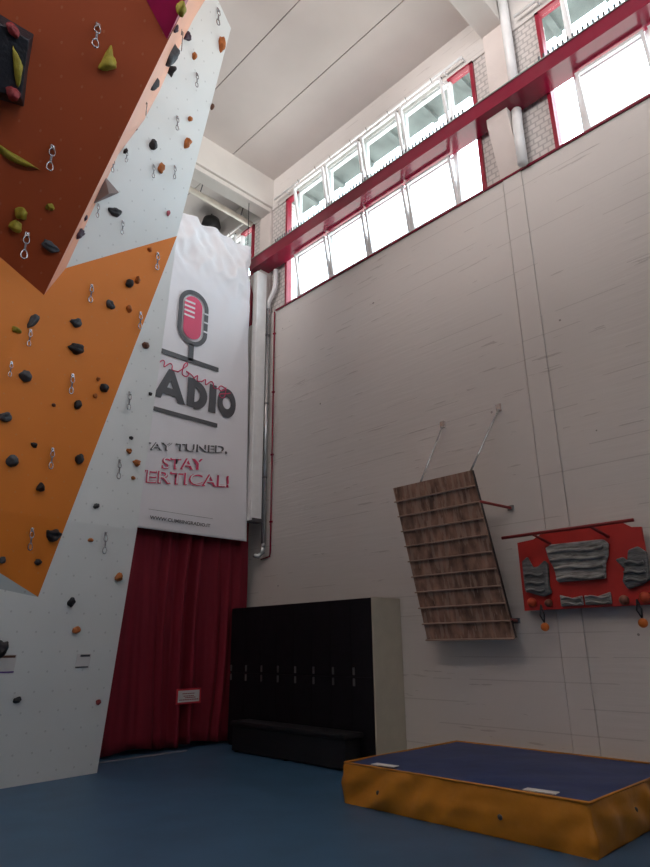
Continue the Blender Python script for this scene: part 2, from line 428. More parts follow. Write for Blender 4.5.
top = [P2, K2, ph(A2, 118, 155), ph(A2, 144, 120), ph(A2, 160, 90), ph(A2, 173.5, 59), ph(A2, 194, 18), ph(A2, 205, 0), ph(A2, 240, -70), ph(A2, 250, -40), ph(A2, 218, 0), P3]
facet('white_panel', A2, zclip(top, None, ZC - .02), M['white'], label='upper white overhang')
# the side of the big overhang: a slim orange face, coloured salmon for window glare, between white panel and dark overhang
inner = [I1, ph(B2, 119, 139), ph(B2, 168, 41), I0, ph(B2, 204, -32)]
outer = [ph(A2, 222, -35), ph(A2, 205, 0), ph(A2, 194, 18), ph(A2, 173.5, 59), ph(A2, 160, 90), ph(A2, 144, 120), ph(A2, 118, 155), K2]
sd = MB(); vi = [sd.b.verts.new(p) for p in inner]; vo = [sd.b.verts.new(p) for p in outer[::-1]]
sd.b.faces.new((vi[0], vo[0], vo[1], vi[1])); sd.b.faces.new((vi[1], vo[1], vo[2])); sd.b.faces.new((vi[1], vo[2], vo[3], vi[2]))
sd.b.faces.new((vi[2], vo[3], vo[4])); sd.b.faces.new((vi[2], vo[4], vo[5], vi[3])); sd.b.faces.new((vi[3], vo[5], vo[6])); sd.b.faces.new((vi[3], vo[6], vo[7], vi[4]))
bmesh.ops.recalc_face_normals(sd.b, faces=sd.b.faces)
so = sd.build('side_panel', M['salmon'], cw); so['label'] = 'narrow salmon side of the overhang, window glare in its colour'
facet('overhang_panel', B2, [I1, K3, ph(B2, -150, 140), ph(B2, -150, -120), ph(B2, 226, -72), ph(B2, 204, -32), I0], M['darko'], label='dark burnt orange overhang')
facet('overhang_panel', B1, [I1, K3, ph(B1, -150, 140), J1], M['darko'] if False else M['orange'], label='orange flank below the dark overhang')
facet('overhang_panel', B1, [J1, ph(B1, -150, 140), ph(B1, -150, 560)], M['orange'])

# ------------------------------------------------------------------ holds and volumes on the climbing wall
def wplane(code, px, py):
    if code == 'A1':
        p = ph(UPP, px, py)
        return UPP if p.z >= 2.82 else LO
    return dict(A2=A2, B1=B1, B2=B2, S=SS)[code]
def frame_at(pl):
    n = pl[1]; up = (V((0, 0, 1)) - n * n.z).normalized(); rt = up.cross(n).normalized()
    return rt, up, n
SEED = [0]
def hold(code, px, py, w, h, rot, mt, label, shape='blob', name='climbing_hold'):
    SEED[0] += 1; sd_ = SEED[0] * 7.3
    pl = wplane(code, px, py); c = ph(pl, px, py); rt, up, n = frame_at(pl)
    k = (c - C0).length / F * .86
    fw = abs((c - C0).normalized().dot(n)); W_, H_ = w * k, h * k / max(.6, min(1, fw + .35))
    a = MB(); bmesh.ops.create_icosphere(a.b, subdivisions=3, radius=1)
    th = math.radians(rot); ct, st = math.cos(th), math.sin(th)
    dp = min(W_, H_) * (.62 if shape != 'wedge' else .75)
    for v in a.b.verts:
        p = v.co.copy()
        f = 1 + .34 * noise.noise(p * 1.3 + V((sd_, 0, 0))) + .12 * noise.noise(p * 3.5 + V((0, sd_, 0)))
        p = p * f
        if shape == 'jug': p.y += .35 * (p.x * p.x - .3); p.z *= 1 - .45 * max(0, 1 - abs(p.y) * 2.5)
        if shape == 'wedge': p.x *= (1 - .62 * p.y) * .8; p.z *= 1.1
        if shape == 'horn': p.y += .5 * p.x * p.x - .2; p.y *= (1.15 - .6 * p.x) * .7
        z = max(-.12, p.z) if p.z < 0 else p.z
        X, Y = p.x * W_ / 2, p.y * H_ / 2
        v.co = c + rt * (X * ct - Y * st) + up * (X * st + Y * ct) + n * (z * dp + .004)
    o = a.build(name, M[mt], smooth=True)
    tag(o, label, 'climbing hold', 'resin holds bolted to the climbing wall')
    return o
H = [
 ('B2',109,62,14,24,-20,'hyellow','yellow-green curved hold on the dark overhang below its top quickdraw','horn'),
 ('B2',18,159,37,9,-4,'hyellow','long yellow-green horn hold at the left edge of the dark overhang','horn'),
 ('B2',21,213,12,13,20,'hyellow','upper of two stacked yellow-green holds low on the dark overhang','blob'),
 ('B2',15.5,226,13,11,10,'hyellow','lower of two stacked yellow-green holds low on the dark overhang','blob'),
 ('B2',50,207,8,7,0,'hyellow','tiny yellow-green hold above the blue-grey one on the dark overhang','blob'),
 ('B2',50,246,17,10,-8,'hgrey','blue-grey oval hold near the lower tip of the dark overhang','jug'),
 ('S',170,53,10,14,15,'hgrey','large dark grey wedge near the top of the salmon strip','wedge'),
 ('A2',170,70,10,9,-20,'hblack','black pointed hold just below the large grey wedge, beside the salmon strip','wedge'),
 ('S',153,83,6,11,5,'hgrey','slim grey wedge halfway along the salmon strip','wedge'),
 ('S',175,28,5,6,0,'hpurple','tiny purple hold at the top of the salmon strip, below the magenta volume','blob'),
 ('A2',186,36,8,9,-35,'hpurple','dark purple diagonal hold at the upper tip of the salmon strip','jug'),
 ('A2',132,127,9,14,-25,'hbrown','brown-grey leaf-shaped hold beside the lower salmon strip','jug'),
 ('A2',125,151,4,6,0,'hblack','tiny black hold below the brown-grey leaf-shaped one','wedge'),
 ('A2',84,218,6,8,-25,'hpurple','small purple hold just below the taupe volume','blob'),
 ('A2',79,234,8,14,-20,'hpurple','tall dark purple hold below the taupe volume, near the orange corner','jug'),
 ('A2',221.5,44,8,14,15,'horange','ochre oval hold at the top right corner of the upper white panel','jug'),
 ('A2',194,56,5,7,0,'horange','small peach hold left of the ochre oval on the upper white panel','blob'),
 ('A2',212,107,4,7,0,'hbrown','tiny brown hold on the right edge of the upper white panel','blob'),
 ('A2',189.5,119,5,5,0,'horange','small round orange hold high in the middle of the upper white panel','blob'),
 ('A2',152.5,145,8,12,0,'hblack','black teardrop hold in the middle of the upper white panel','blob'),
 ('A2',187,143,7,12,-10,'horange','orange and brown hold right of the black teardrop on the white panel','jug'),
 ('A2',160.6,168,7,11,10,'horange','ochre hold between two quickdraws on the upper white panel','blob'),
 ('A2',114.5,212,15,8,20,'hblack','black double-lobed hold on the white panel right of the taupe volume','jug'),
 ('A2',168,213,4,6,0,'hpink','tiny pink hold at the lower right of the upper white panel','blob'),
 ('A1',149.5,249.5,5,5,0,'horange','tiny orange hold just below the top corner of the orange area','blob'),
 ('A1',129,283.5,8,11,-20,'hblack','black oval hold high on the orange area with an orange one beside it','blob'),
 ('A1',137,280,6,8,10,'horange','small orange hold right of the highest black oval','wedge'),
 ('A1',110,305,11,8,-35,'hgrey','dark grey slanted hold on orange between the two upper quickdraws','jug'),
 ('A1',129,309,6,8,10,'horange','small orange hold right of the dark grey slanted hold','blob'),
 ('A1',76,323,12,9,30,'hgrey','dark grey hold with a notch left of centre in the orange area','jug'),
 ('A1',76.5,349,17,11,5,'hblack','widest black two-lobed hold in the middle of the orange area','jug'),
 ('A1',145,345.5,8,8,-30,'hbrown','brown hold on the narrow white strip next to the microphone print','blob'),
 ('A1',103.4,388,10,9,0,'hblack','round black hold on orange near its right border','blob'),
 ('A1',98,379,4,5,0,'horange','tiny orange hold just above the round black one near the border','blob'),
 ('A1',95,396,5,5,0,'horange','tiny orange hold just below the round black one near the border','blob'),
 ('A1',78,405,8,11,-15,'hblack','black upright oval hold on orange below a quickdraw','blob'),
 ('A1',53.5,405,4,4,0,'hbrown','tiny brown hold left of the black upright oval','blob'),
 ('A1',150,394,4,4,0,'hblack','tiny black hold on the white strip beside the big banner letters','blob'),
 ('A1',25,376,12,12,-20,'hgrey','round pale grey hold at the left of the orange area','blob'),
 ('A1',33,321,8,17,-20,'hgrey','tall grey hold on the crease above a quickdraw at the left','jug'),
 ('B1',16,330,10,6,0,'hyellow','flat yellow-green hold on the flank under the dark overhang','blob'),
 ('A1',5,417,13,10,30,'hgrey','grey-green hold at the left picture edge in the orange area','jug'),
 ('A1',34,445,7,5,-20,'hblack','small black hold on orange, lower left of the black upright oval','blob'),
 ('A1',12,461,12,12,0,'hgrey','blue-grey hold low at the left of the orange area','blob'),
 ('A1',79,459,9,11,-15,'hblack','black egg-shaped hold right of a quickdraw, low in the orange area','blob'),
 ('A1',40,487,9,9,10,'hblack','black faceted hold in the lower middle of the orange area','wedge'),
 ('A1',53,535,15,12,0,'hblack','wide black hold close to the lower tip of the orange area','jug'),
 ('A1',38,562,7,6,0,'hblack','small black hold lowest on the orange area','blob'),
 ('A1',2,560,7,7,0,'hgrey','small grey hold at the left picture edge, low on orange','blob'),
 ('A1',131,438,5,4,0,'hblack','tiny dark hold on the white strip above a small orange one','blob'),
 ('A1',129,451,7,6,10,'horange','small orange hold, upper of a close trio on the white strip','jug'),
 ('A1',136.5,463,9,7,10,'horange','larger orange hold, middle of the trio on the white strip','jug'),
 ('A1',133,478,5,4,0,'horange','smallest orange hold, lowest of the trio on the white strip','blob'),
 ('A1',96,506,7,5,20,'hblack','small black hold on white right of the orange tip','blob'),
 ('A1',90.5,540,6,4,0,'horange','small flat orange hold on white right of the wide black hold','blob'),
 ('A1',118,576.5,8,10,-10,'horange','orange hook-shaped hold beside the curtain edge below the banner','wedge'),
 ('A1',71,602,7,10,-10,'hblack','black hold on the lower white panel just under the orange tip','blob'),
 ('A1',76,630,8,7,10,'horange','orange-red hold on the lower white panel above the small label','blob'),
 ('A1',2,648,11,15,-15,'hblack','large black hold on the lower white panel at the left picture edge','jug'),
 ('A1',17,700,8,6,0,'hblack','small black hold lowest at the left of the white panel','blob'),
 ('A1',98,702,5,5,30,'hred','small red hold lowest at the right of the white panel','blob'),
]
for (code, px, py, w, h, rot, mt, lab, shp) in H: hold(code, px, py, w, h, rot, mt, lab, shp)

def volume(name, code, base, apex, m, h, label):
    pl = wplane(code, *base[0]); n = pl[1]; pts = [ph(pl, *p) + n * .002 for p in base]
    ap = ph(pl, *apex) + n * h
    a = MB(); vs = [a.b.verts.new(p) for p in pts]; t = a.b.verts.new(ap); a.b.faces.new(vs)
    for i in range(len(vs)): a.b.faces.new((vs[i], vs[(i + 1) % len(vs)], t))
    o = a.build(name, m, bevel=.006); tag(o, label, 'climbing volume', 'wooden volumes on the climbing wall'); return o
volume('climbing_volume', 'A2', [(104.8, 176), (119.4, 192.7), (91.3, 205)], (103, 194), M['volg'], .12, 'taupe triangular volume on the white panel beside the salmon strip')
volume('climbing_volume', 'B2', [(146, 0), (167, 40), (188, 1), (210, -45), (150, -45)], (182, -12), M['magenta'], .35, 'magenta pyramid volume at the top end of the dark overhang')
hold('B2', 176, 9, 9, 13, 10, 'hyellow', 'yellow-green hold sitting on the magenta volume', 'blob')
# move that hold onto the volume's face
bpy.data.objects[[o.name for o in COL.objects if o.get('label', '').endswith('on the magenta volume')][0]].location += B2[1] * .2 
# black box volume at the left edge of the overhang
n = B2[1]; bp_ = [ph(B2, *p) for p in ((-30, 8), (0, 14), (34, 34), (28, 70), (24, 107), (0, 100), (-30, 92))]
cen = sum(bp_, V((0, 0, 0))) / len(bp_)
a = MB(); vs = [a.b.verts.new(p + n * .002) for p in bp_]; vt = [a.b.verts.new(cen + (p - cen) * .78 + n * .22) for p in bp_]
a.b.faces.new(vs[::-1]); a.b.faces.new(vt)
for i in range(len(vs)): a.b.faces.new((vs[i], vs[(i + 1) % len(vs)], vt[(i + 1) % len(vt)], vt[i]))
o = a.build('climbing_volume', M['volb'], bevel=.01); tag(o, 'black box volume at the left edge of the dark overhang', 'climbing volume', 'wooden volumes on the climbing wall')
BT = (B2[0] + n * .225, n)
def onbox(px, py, w, h, rot, mt, lab, shp):
    global B2
    keep = B2; B2 = BT; hold('B2', px, py, w, h, rot, mt, lab, shp); B2 = keep
onbox(13, 30, 13, 8, -35, 'hred', 'dull red flat hold on top of the black box volume', 'blob')
onbox(18, 68, 8, 30, 18, 'hyellow', 'long yellow hold standing on the black box volume', 'horn')
onbox(13, 94, 12, 11, 0, 'hred', 'round red hold at the bottom of the black box volume', 'blob')

# quickdraws
def carabiner(a, c, w, h, r):
    pts = []
    for k in range(14):
        t = 2 * PI * k / 14
        pts.append((c[0] + w / 2 * math.cos(t) * (1 - .15 * math.sin(t)), c[1], c[2] + h / 2 * math.sin(t)))
    a.tube(pts, r, 6, closed=True)
qd = empty('quickdraw', (0, 0, 0))
a = MB(); a.obox((0, -.012, .0), (.016, 0, 0), (0, .003, 0), (0, 0, .024)); a.obox((0, -.02, -.018), (.016, 0, 0), (0, .012, 0), (0, 0, .003)); a.ball((0, -.015, .006), .011, 1)
a.build('hanger', M['steel'], qd)
a = MB(); carabiner(a, (0, -.026, -.055), .045, .078, .0055); a.build('carabiner', M['steel'], qd, smooth=True)
a = MB(); a.box((-.008, -.03, -.165), (.008, -.022, -.082)); a.build('sling', M['sling'], qd)
a = MB(); carabiner(a, (0, -.026, -.195), .047, .082, .0065); a.build('carabiner', M['steel'], qd, smooth=True)
tag(qd, '', 'quickdraw', 'quickdraws hanging on the climbing wall')
QD = [
 ('B2',97,37,26,'quickdraw at the top of the dark overhang, above the curved yellow-green hold'),
 ('B2',52,159,26,'quickdraw right of the long yellow-green horn on the dark overhang'),
 ('B2',26.5,246,26,'quickdraw left of the blue-grey oval hold on the dark overhang'),
 ('S',180,40,20,'quickdraw at the upper end of the salmon strip by the dark purple hold'),
 ('S',145,108,14,'quickdraw in the middle of the salmon strip below the slim grey wedge'),
 ('A2',126,157,12,'quickdraw under the tiny black hold beside the salmon strip'),
 ('A2',112.5,166,14,'quickdraw at the edge of the salmon strip above the taupe volume'),
 ('A2',97.5,211,14,'quickdraw just below the taupe volume'),
 ('A2',217,18,18,'topmost quickdraw on the white panel near its upper right edge'),
 ('A2',196,81,15,'quickdraw high on the white panel between peach and round orange holds'),
 ('A2',176.5,124,15,'quickdraw left of the small round orange hold on the white panel'),
 ('A2',153,172,14,'quickdraw left of the ochre hold on the upper white panel'),
 ('A2',174,173,14,'quickdraw right of the ochre hold on the upper white panel'),
 ('A2',122,228,14,'quickdraw lowest on the upper white panel, above the orange area'),
 ('A1',157,262,18,'quickdraw at the top right corner of the orange area'),
 ('A1',91,294,18,'quickdraw high on the left half of the orange area'),
 ('A1',140,321,17,'quickdraw on the right border of the orange area, level with the microphone stem'),
 ('A1',72,384,19,'quickdraw in the middle of the orange area under the widest black hold'),
 ('A1',129,401,18,'quickdraw on the white strip beside the banner word RADIO'),
 ('A1',30,338,16,'quickdraw hanging under the tall grey hold on the crease'),
 ('A1',11,369,14,'quickdraw left of the round pale grey hold'),
 ('A1',52,458,19,'quickdraw left of the black egg-shaped hold'),
 ('A1',31.5,538,19,'quickdraw left of the wide black hold near the orange tip'),
 ('A1',119,469,18,'quickdraw left of the orange trio on the white strip'),
 ('A1',105,542,19,'lowest quickdraw on the white strip, near the banner bottom'),
]
for i, (code, px, py, h, lab) in enumerate(QD):
    pl = wplane(code, px, py); p = ph(pl, px, py - h * .42)
    r = qd if i == 0 else qd.copy()
    if i:
        COL.objects.link(r)
        for ch in qd.children:
            d = ch.copy(); COL.objects.link(d); d.parent = r
    k = (p - C0).length / F * h / .245
    r.location = p + pl[1] * .005; r.scale = (k,) * 3
    nn = pl[1]; r.rotation_euler = (0, 0, math.atan2(nn.x, -nn.y) * .8)
    r['label'] = lab
# small paper notices on the lower panel
def notice(name, px, py, w, h, label, fn, nm='label_card'):
    pl = wplane('A1', px, py); c = ph(pl, px, py) + pl[1] * .004; rt, up, n = frame_at(pl); k = (c - C0).length / F
    r = empty(nm, c)
    a = MB(); a.obox(c, rt * w * k / 2, up * h * k / 2, n * .0015); a.build('card', M['paper'], r)
    for (x, y, ww, hh, mm) in fn:
        a = MB(); a.obox(c + rt * x * k + up * y * k + n * .003, rt * ww * k / 2, up * hh * k / 2, n * .001); a.build('print', M[mm], r)
    tag(r, label, 'label')
notice('', 83, 661, 13, 12, 'small white route label at the right of the lower white panel', [(1, 4.6, 9, 1.8, 'hgrey'), (-.5, -5, 12, 1, 'hgrey')])
notice('', 3, 664, 20, 15, 'white paper notice with purple line at the left picture edge', [(2, 6, 14, 2, 'hbrown'), (0, -6.6, 20, 1.2, 'purple')])

# ------------------------------------------------------------------ banner
YB = 8.45
bx0, bx1, bz0, bz1 = 3.83, 6.41, 3.07, 8.80
nx, nz = 70, 150
bn = MB(); g = []
for j in range(nz + 1):
    row = []
    for i in range(nx + 1):
        u, v = i / nx, j / nz
        x = bx0 + (bx1 - bx0) * u; z = bz0 + (bz1 - bz0) * v
        x -= .15 * v * max(0, u - .5) * 2          # the right edge pulls in towards the top
        t = max(0, min(1, (z - 7.35) / .7))
        y = YB + .006 * math.sin(x * 2.2 + z * .6)
        q = V((x * 1.5 + z * .4, 0, z * 1.5))
        cr = (1 - abs(noise.noise(q * 1.1)) * 2.6) * .05 + (1 - abs(noise.noise(q * 2.4 + V((3, 1, 7)))) * 2.6) * .035 + (1 - abs(noise.noise(V((x * 3.2 + z * 2.6, 2, z * 1.2)))) * 3) * .04
        edge_ = max(0, (x - 5.55) / .85) * max(0, min(1, (z - 5.3) / 2))
        y -= t * cr + edge_ * (.022 * math.sin((x * 1.6 + (8.8 - z) * .42) * 9))
        z -= t * .012 * math.sin(u * 9)
        row.append(bn.b.verts.new((x, y, z)))
    g.append(row)
for j in range(nz):
    for i in range(nx): bn.b.faces.new((g[j][i], g[j][i + 1], g[j + 1][i + 1], g[j + 1][i]))
banner = empty('banner', ((bx0 + bx1) / 2, YB, bz0))
tag(banner, 'tall white vinyl banner with microphone print hanging above the red curtain', 'banner')
sheet = bn.build('sheet', M['banner'], banner, smooth=True)
md = sheet.modifiers.new('solid', 'SOLIDIFY'); md.thickness = .002
# the banner's ropes
for x in (4.2, 6.22):
    tube1('rope', [(x, YB, 8.78), (x + .03, YB + .05, 10.0)], .008, M['cord'], banner, 6)
YT = YB - .022
def band(name, x0, x1, z0, z1, mm, zs=0): 
    a = MB(); a.prism([(x0, YT, z0), (x1, YT, z0 + zs), (x1, YT, z1 + zs), (x0, YT, z1)], (0, .004, 0)); return a.build(name, M[mm], banner)
def ring2d(cx, cz, w, h, n=40):
    """capsule outline"""
    r = w / 2; pts = []
    for k in range(n):
        t = 2 * PI * k / n; x = r * math.cos(t); z = r * math.sin(t)
        z += (h / 2 - r) * (1 if math.sin(t) >= 0 else -1)
        pts.append((cx + x, cz + z))
    return pts
mx_, mz_ = 5.10, 6.80
a = MB(); o_, i_ = ring2d(mx_, mz_, .60, 1.06), ring2d(mx_, mz_, .44, .90)
vo_ = [a.b.verts.new((x, YT, z)) for x, z in o_]; vi_ = [a.b.verts.new((x, YT, z)) for x, z in i_]
for k in range(40): a.b.faces.new((vo_[k], vo_[(k + 1) % 40], vi_[(k + 1) % 40], vi_[k]))
a.prism([(mx_ - .05, YT, 5.98), (mx_ + .05, YT, 5.98), (mx_ + .05, YT, 6.30), (mx_ - .05, YT, 6.30)], (0, .004, 0))
a.prism([(4.55, YT, 5.95), (5.67, YT, 5.95), (5.67, YT, 6.03), (4.55, YT, 6.03)], (0, .004, 0))
for z in (6.98, 6.80, 6.62):                                    # the grille ticks breaking the right side
    pass
a.build('microphone_outline', M['ink'], banner)
a = MB(); a.poly([(x, YT, z) for x, z in ring2d(mx_ - .01, mz_, .36, .82)]); a.build('microphone_body', M['pink'], banner)
for z in (7.06, 6.97, 6.88, 6.79):
    a = MB(); a.prism([(mx_ - .19, YT - .004, z), (mx_ + .02, YT - .004, z), (mx_ + .02, YT - .004, z + .035), (mx_ - .19, YT - .004, z + .035)], (0, .003, 0)); a.build('grille_line', M['banner'], banner)
for z in (6.95, 6.78, 6.60):
    a = MB(); a.prism([(mx_ + .19, YT - .004, z), (mx_ + .31, YT - .004, z), (mx_ + .31, YT - .004, z + .03), (mx_ + .19, YT - .004, z + .03)], (0, .003, 0)); a.build('outline_gap', M['banner'], banner)
def text(name, s, x0, x1, z0, h, mm, bold=0, shear=0, parent=banner, y=None, flip=False, maxw=True, rise=0, deep=.003):
    cu = bpy.data.curves.new(name, 'FONT'); cu.body = s; cu.offset = bold; cu.shear = shear; cu.extrude = .0
    cu.resolution_u = 3
    t = bpy.data.objects.new('tmp', cu); COL.objects.link(t)
    dg = bpy.context.evaluated_depsgraph_get(); me = bpy.data.meshes.new_from_object(t.evaluated_get(dg))
    bpy.data.objects.remove(t)
    xs = [v.co.x for v in me.vertices]; ys = [v.co.y for v in me.vertices]
    sx, sz = (x1 - x0) / (max(xs) - min(xs)), h / (max(ys) - min(ys) if h else 1)
    off = worldloc(parent); yy = YT if y is None else y
    for v in me.vertices:
        X = x0 + (v.co.x - min(xs)) * sx
        v.co = V((X, yy, z0 + (v.co.y - min(ys)) * sz + rise * (X - x0))) - off
    me.materials.append(M[mm]); o = bpy.data.objects.new(name, me); COL.objects.link(o); o.parent = parent
    return o
# big geometric letters R A D I O
def letters():
    a = MB(); z0, z1 = 5.17, 5.68; e = (0, .004, 0)
    def pg(*p): a.prism([(x, YT, z) for x, z in p], e)
    def arc(cx, cz, rx, rz, rxi, rzi, t0, t1, n=28):
        for k in range(n):
            ta, tb = t0 + (t1 - t0) * k / n, t0 + (t1 - t0) * (k + 1) / n
            a.poly([(cx + rx * math.cos(ta), YT, cz + rz * math.sin(ta)), (cx + rx * math.cos(tb), YT, cz + rz * math.sin(tb)),
                    (cx + rxi * math.cos(tb), YT, cz + rzi * math.sin(tb)), (cx + rxi * math.cos(ta), YT, cz + rzi * math.sin(ta))])
    # R (mostly behind the climbing wall)
    pg((4.06, z0), (4.18, z0), (4.18, z1), (4.06, z1)); arc(4.18, 5.50, .2, .16, .07, .05, -PI / 2, PI / 2); pg((4.2, 5.36), (4.3, 5.4), (4.45, z0), (4.31, z0))
    # A: two legs, a foot of the counter and the cross bar, none overlapping
    m_ = 4.755
    pg((4.46, z0), (4.60, z0), (4.635, 5.26), (m_, 5.26), (m_, 5.38), (4.70, 5.38), (m_, 5.52), (m_, z1 + .03), (m_ - .045, z1 + .03))
    pg((5.05, z0), (m_ + .045, z1 + .03), (m_, z1 + .03), (m_, 5.52), (4.81, 5.38), (m_, 5.38), (m_, 5.26), (4.875, 5.26), (4.91, z0))
    # D
    pg((5.08, z0), (5.22, z0), (5.22, z1), (5.08, z1)); arc(5.21, 5.40, .26, .26, .11, .13, -PI / 2, PI / 2)
    # I
    pg((5.51, z0), (5.65, z0), (5.65, z1), (5.51, z1))
    # O
    arc(5.872, 5.42, .195, .27, .085, .11, 0, 2 * PI, 36)
    return a.build('big_lettering', M['ink'], banner)
letters()
band('rule_line', 4.25, 5.70, 4.93, 5.00, 'ink')
# handwritten word above: mbing (the start lies behind the wall)
def script():
    a = MB(); s = .125
    def stroke(pts, x, k=1.0):
        P = [V((x + p[0] * s * k, YT, 5.735 - .10 * (x + p[0] * s * k - 4.4) + p[1] * s * .95)) for p in pts]; out = []; n = len(pts)
        for i in range(n - 1):
            p0, p1, p2, p3 = P[max(i - 1, 0)], P[i], P[i + 1], P[min(i + 2, n - 1)]
            for q in range(5):
                t = q / 5
                out.append(.5 * ((2 * p1) + (p2 - p0) * t + (2 * p0 - 5 * p1 + 4 * p2 - p3) * t * t + (3 * p1 - p0 - 3 * p2 + p3) * t ** 3))
        out.append(P[-1]); a.tube(out, .0095, 5)
    # C l i, hidden behind the climbing wall
    stroke([(2.2, 1.9), (1.2, 2.2), (.2, 1.1), (.6, .1), (1.6, .1), (2.4, 1.8), (2.2, 2.2), (2.0, .3), (2.5, .1), (3.0, .9), (3.0, .1), (3.6, .3)], 3.98)
    stroke([(0, .1), (.5, .8), (.55, .05), (1.3, .9), (1.6, .7), (1.6, .05), (2.4, .9), (2.75, .7), (2.8, .1), (3.6, .2)], 4.42)       # m
    stroke([(-.4, .1), (.9, 1.6), (.9, 2.1), (.5, 1.6), (.3, .2), (.9, 0), (1.3, .5), (.9, .8), (1.7, .6), (2.2, .2)], 4.92)               # b
    stroke([(0, .2), (.6, .9), (.6, .1), (1.3, .3)], 5.18); stroke([(0, 0), (.06, .05)], 5.27)
    stroke([(0, .2), (.6, .8), (.7, .05), (1.5, .9), (1.9, .7), (2.0, .1), (2.9, .3)], 5.34)                                                 # n
    stroke([(1.2, .8), (.5, .9), (.1, .4), (.5, .1), (1.1, .6), (1.3, .9), (1.1, -.6), (.5, -.9), (.3, -.5), (1.4, 0), (2.1, .4)], 5.68)   # g
    return a.build('script_lettering', M['pink'], banner, smooth=True)
script()
for (t_, x0, x1, z0, h, mm, rs) in (('STAY TUNED,', 4.20, 5.93, 4.20, .155, 'ink', .17), ('STAY', 4.71, 5.47, 4.01, .19, 'pink', .165), ('VERTICAL!', 4.20, 6.00, 3.72, .205, 'pink', .115)):
    text('tagline_lettering', t_, x0, x1, z0, h, mm, bold=.03, rise=rs)
    text('tagline_inline', t_, x0 + .022, x1 + .010, z0 + .018, h * .93, 'banner', bold=-.012, rise=rs, y=YT - .003)
band('thin_rule', 4.55, 5.70, 3.36, 3.364, 'ink')
text('web_address', 'WWW.CLIMBINGRADIO.IT', 4.58, 5.66, 3.215, .055, 'ink', bold=.02)

# ------------------------------------------------------------------ curtain and its notice
cx0, cx1, cz0, cz1 = 3.5, 6.62, .05, 3.5
def cy(x, z):
    f = (cz1 - z) / (cz1 - cz0)
    xc = x + .10 * f * math.sin(x * 2.3)
    amp = .016 + .080 * math.exp(-((xc - 5.42) / .42) ** 2) + .03 * math.exp(-((xc - 6.2) / .3) ** 2)
    ph_ = xc * 22 + 3.2 * noise.noise(V((xc * 2.6, z * .35, 0))) + 3.4 * noise.noise(V((xc * 5, 0, 4)))
    return YB + .21 + amp * math.sin(ph_) + .03 * noise.noise(V((x * 1.2, 0, z * .8)))
a = MB(); g = []; nx, nz = 220, 24
for j in range(nz + 1):
    z = cz0 + (cz1 - cz0) * j / nz
    g.append([a.b.verts.new((cx0 + (cx1 - cx0) * i / nx, cy(cx0 + (cx1 - cx0) * i / nx, z), z + (.025 * math.sin(i * .09) if j == 0 else 0))) for i in range(nx + 1)])
for j in range(nz):
    for i in range(nx): a.b.faces.new((g[j][i], g[j][i + 1], g[j + 1][i + 1], g[j + 1][i]))
cur = empty('curtain', (5.0, YB + .21, 0)); tag(cur, 'long dark red curtain hanging to the floor under the banner', 'curtain')
o = a.build('cloth', M['curtain'], cur, smooth=True); md = o.modifiers.new('solid', 'SOLIDIFY'); md.thickness = .006
tube1('curtain_rail', [(3.3, YB + .21, 3.54), (6.62, YB + .21, 3.54)], .022, M['zinc'], cur)
struct(box1('trim_%d' % (k_ + 1), (3.0, 8.41, 0), (5.45, 8.45, .012), M['baseline']), 'pale edge strip on the floor below the curtain')
# dark stage wall behind curtain and banner so that the bay beyond is closed off
struct(box1('trim_%d' % (k_ + 2), (-6.4, 9.15, 0), (6.5, 9.25, 8.0), M['backing']), 'partition behind the curtain')
sx0, sx1, sz0, sz1 = 5.29, 5.71, .61, .82
yn = min(cy(x / 50, .7) for x in range(int(sx0 * 50), int(sx1 * 50))) - .02
nt_ = empty('notice', ((sx0 + sx1) / 2, yn, sz0)); tag(nt_, 'small white notice with red border hanging on the red curtain', 'sign')
box1('border', (sx0, yn, sz0), (sx1, yn + .006, sz1), M['hred2'], nt_)
box1('sheet', (sx0 + .028, yn - .002, sz0 + .026), (sx1 - .028, yn + .001, sz1 - .026), M['paper'], nt_)
a = MB()
for z, w0, w1 in ((.745, .1, .31), (.712, .12, .29), (.690, .15, .33), (.662, .05, .36)):
    x = sx0 + w0
    while x < sx0 + w1: a.box((x, yn - .004, z), (x + .022, yn - .0015, z + .012)); x += .03
a.build('print', M['redf'], nt_)
for xx in (sx0 + .05, sx1 - .05): tube1('string', [(xx, yn + .003, sz1 - .005), ((xx + 5.5) / 2, yn + .005, sz1 + .10)], .0025, M['cord'], nt_, 5)

# ------------------------------------------------------------------ pipes at the far column
dp_ = empty('downpipe', (6.62, 8.36, 3.1)); tag(dp_, 'square white duct running down the corner right of the banner', 'pipe')
box1('duct', (6.405, 8.34, 3.42), (6.63, 8.48, 8.30), M['pipe'], dp_, bevel=.01)
box1('bracket', (6.42, 8.32, 3.40), (6.66, 8.50, 3.46), M['darksteel'], dp_)
zp = empty('drainpipe', (6.70, 8.36, 3.0)); tag(zp, 'round shiny grey drainpipe with elbow beside the white duct', 'pipe')
tube1('pipe', [(6.70, 8.37, 2.98), (6.70, 8.37, 7.62)], .038, M['zinc'], zp)
tube1('elbow', [(6.70, 8.37, 7.58), (6.70, 8.36, 7.72), (6.70, 8.25, 7.85), (6.70, 8.18, 7.95), (6.70, 8.16, 8.05), (6.70, 8.16, 8.36)], .043, M['pipe'], zp)
tube1('elbow', [(6.70, 8.37, 3.05), (6.70, 8.38, 2.90), (6.66, 8.44, 2.84), (6.58, 8.46, 2.86)], .040, M['zinc'], zp)
for z in (4.2, 5.6, 7.0): tube1('pipe_clip', [(6.70, 8.37, z), (6.70, 8.37, z + .03)], .046, M['darksteel'], zp)
tag(box1('sill_strip', (6.735, -6, 7.488), (6.768, 8.2, 7.512), M['red']), 'thin red strip along the sill under the high windows', 'sill strip')
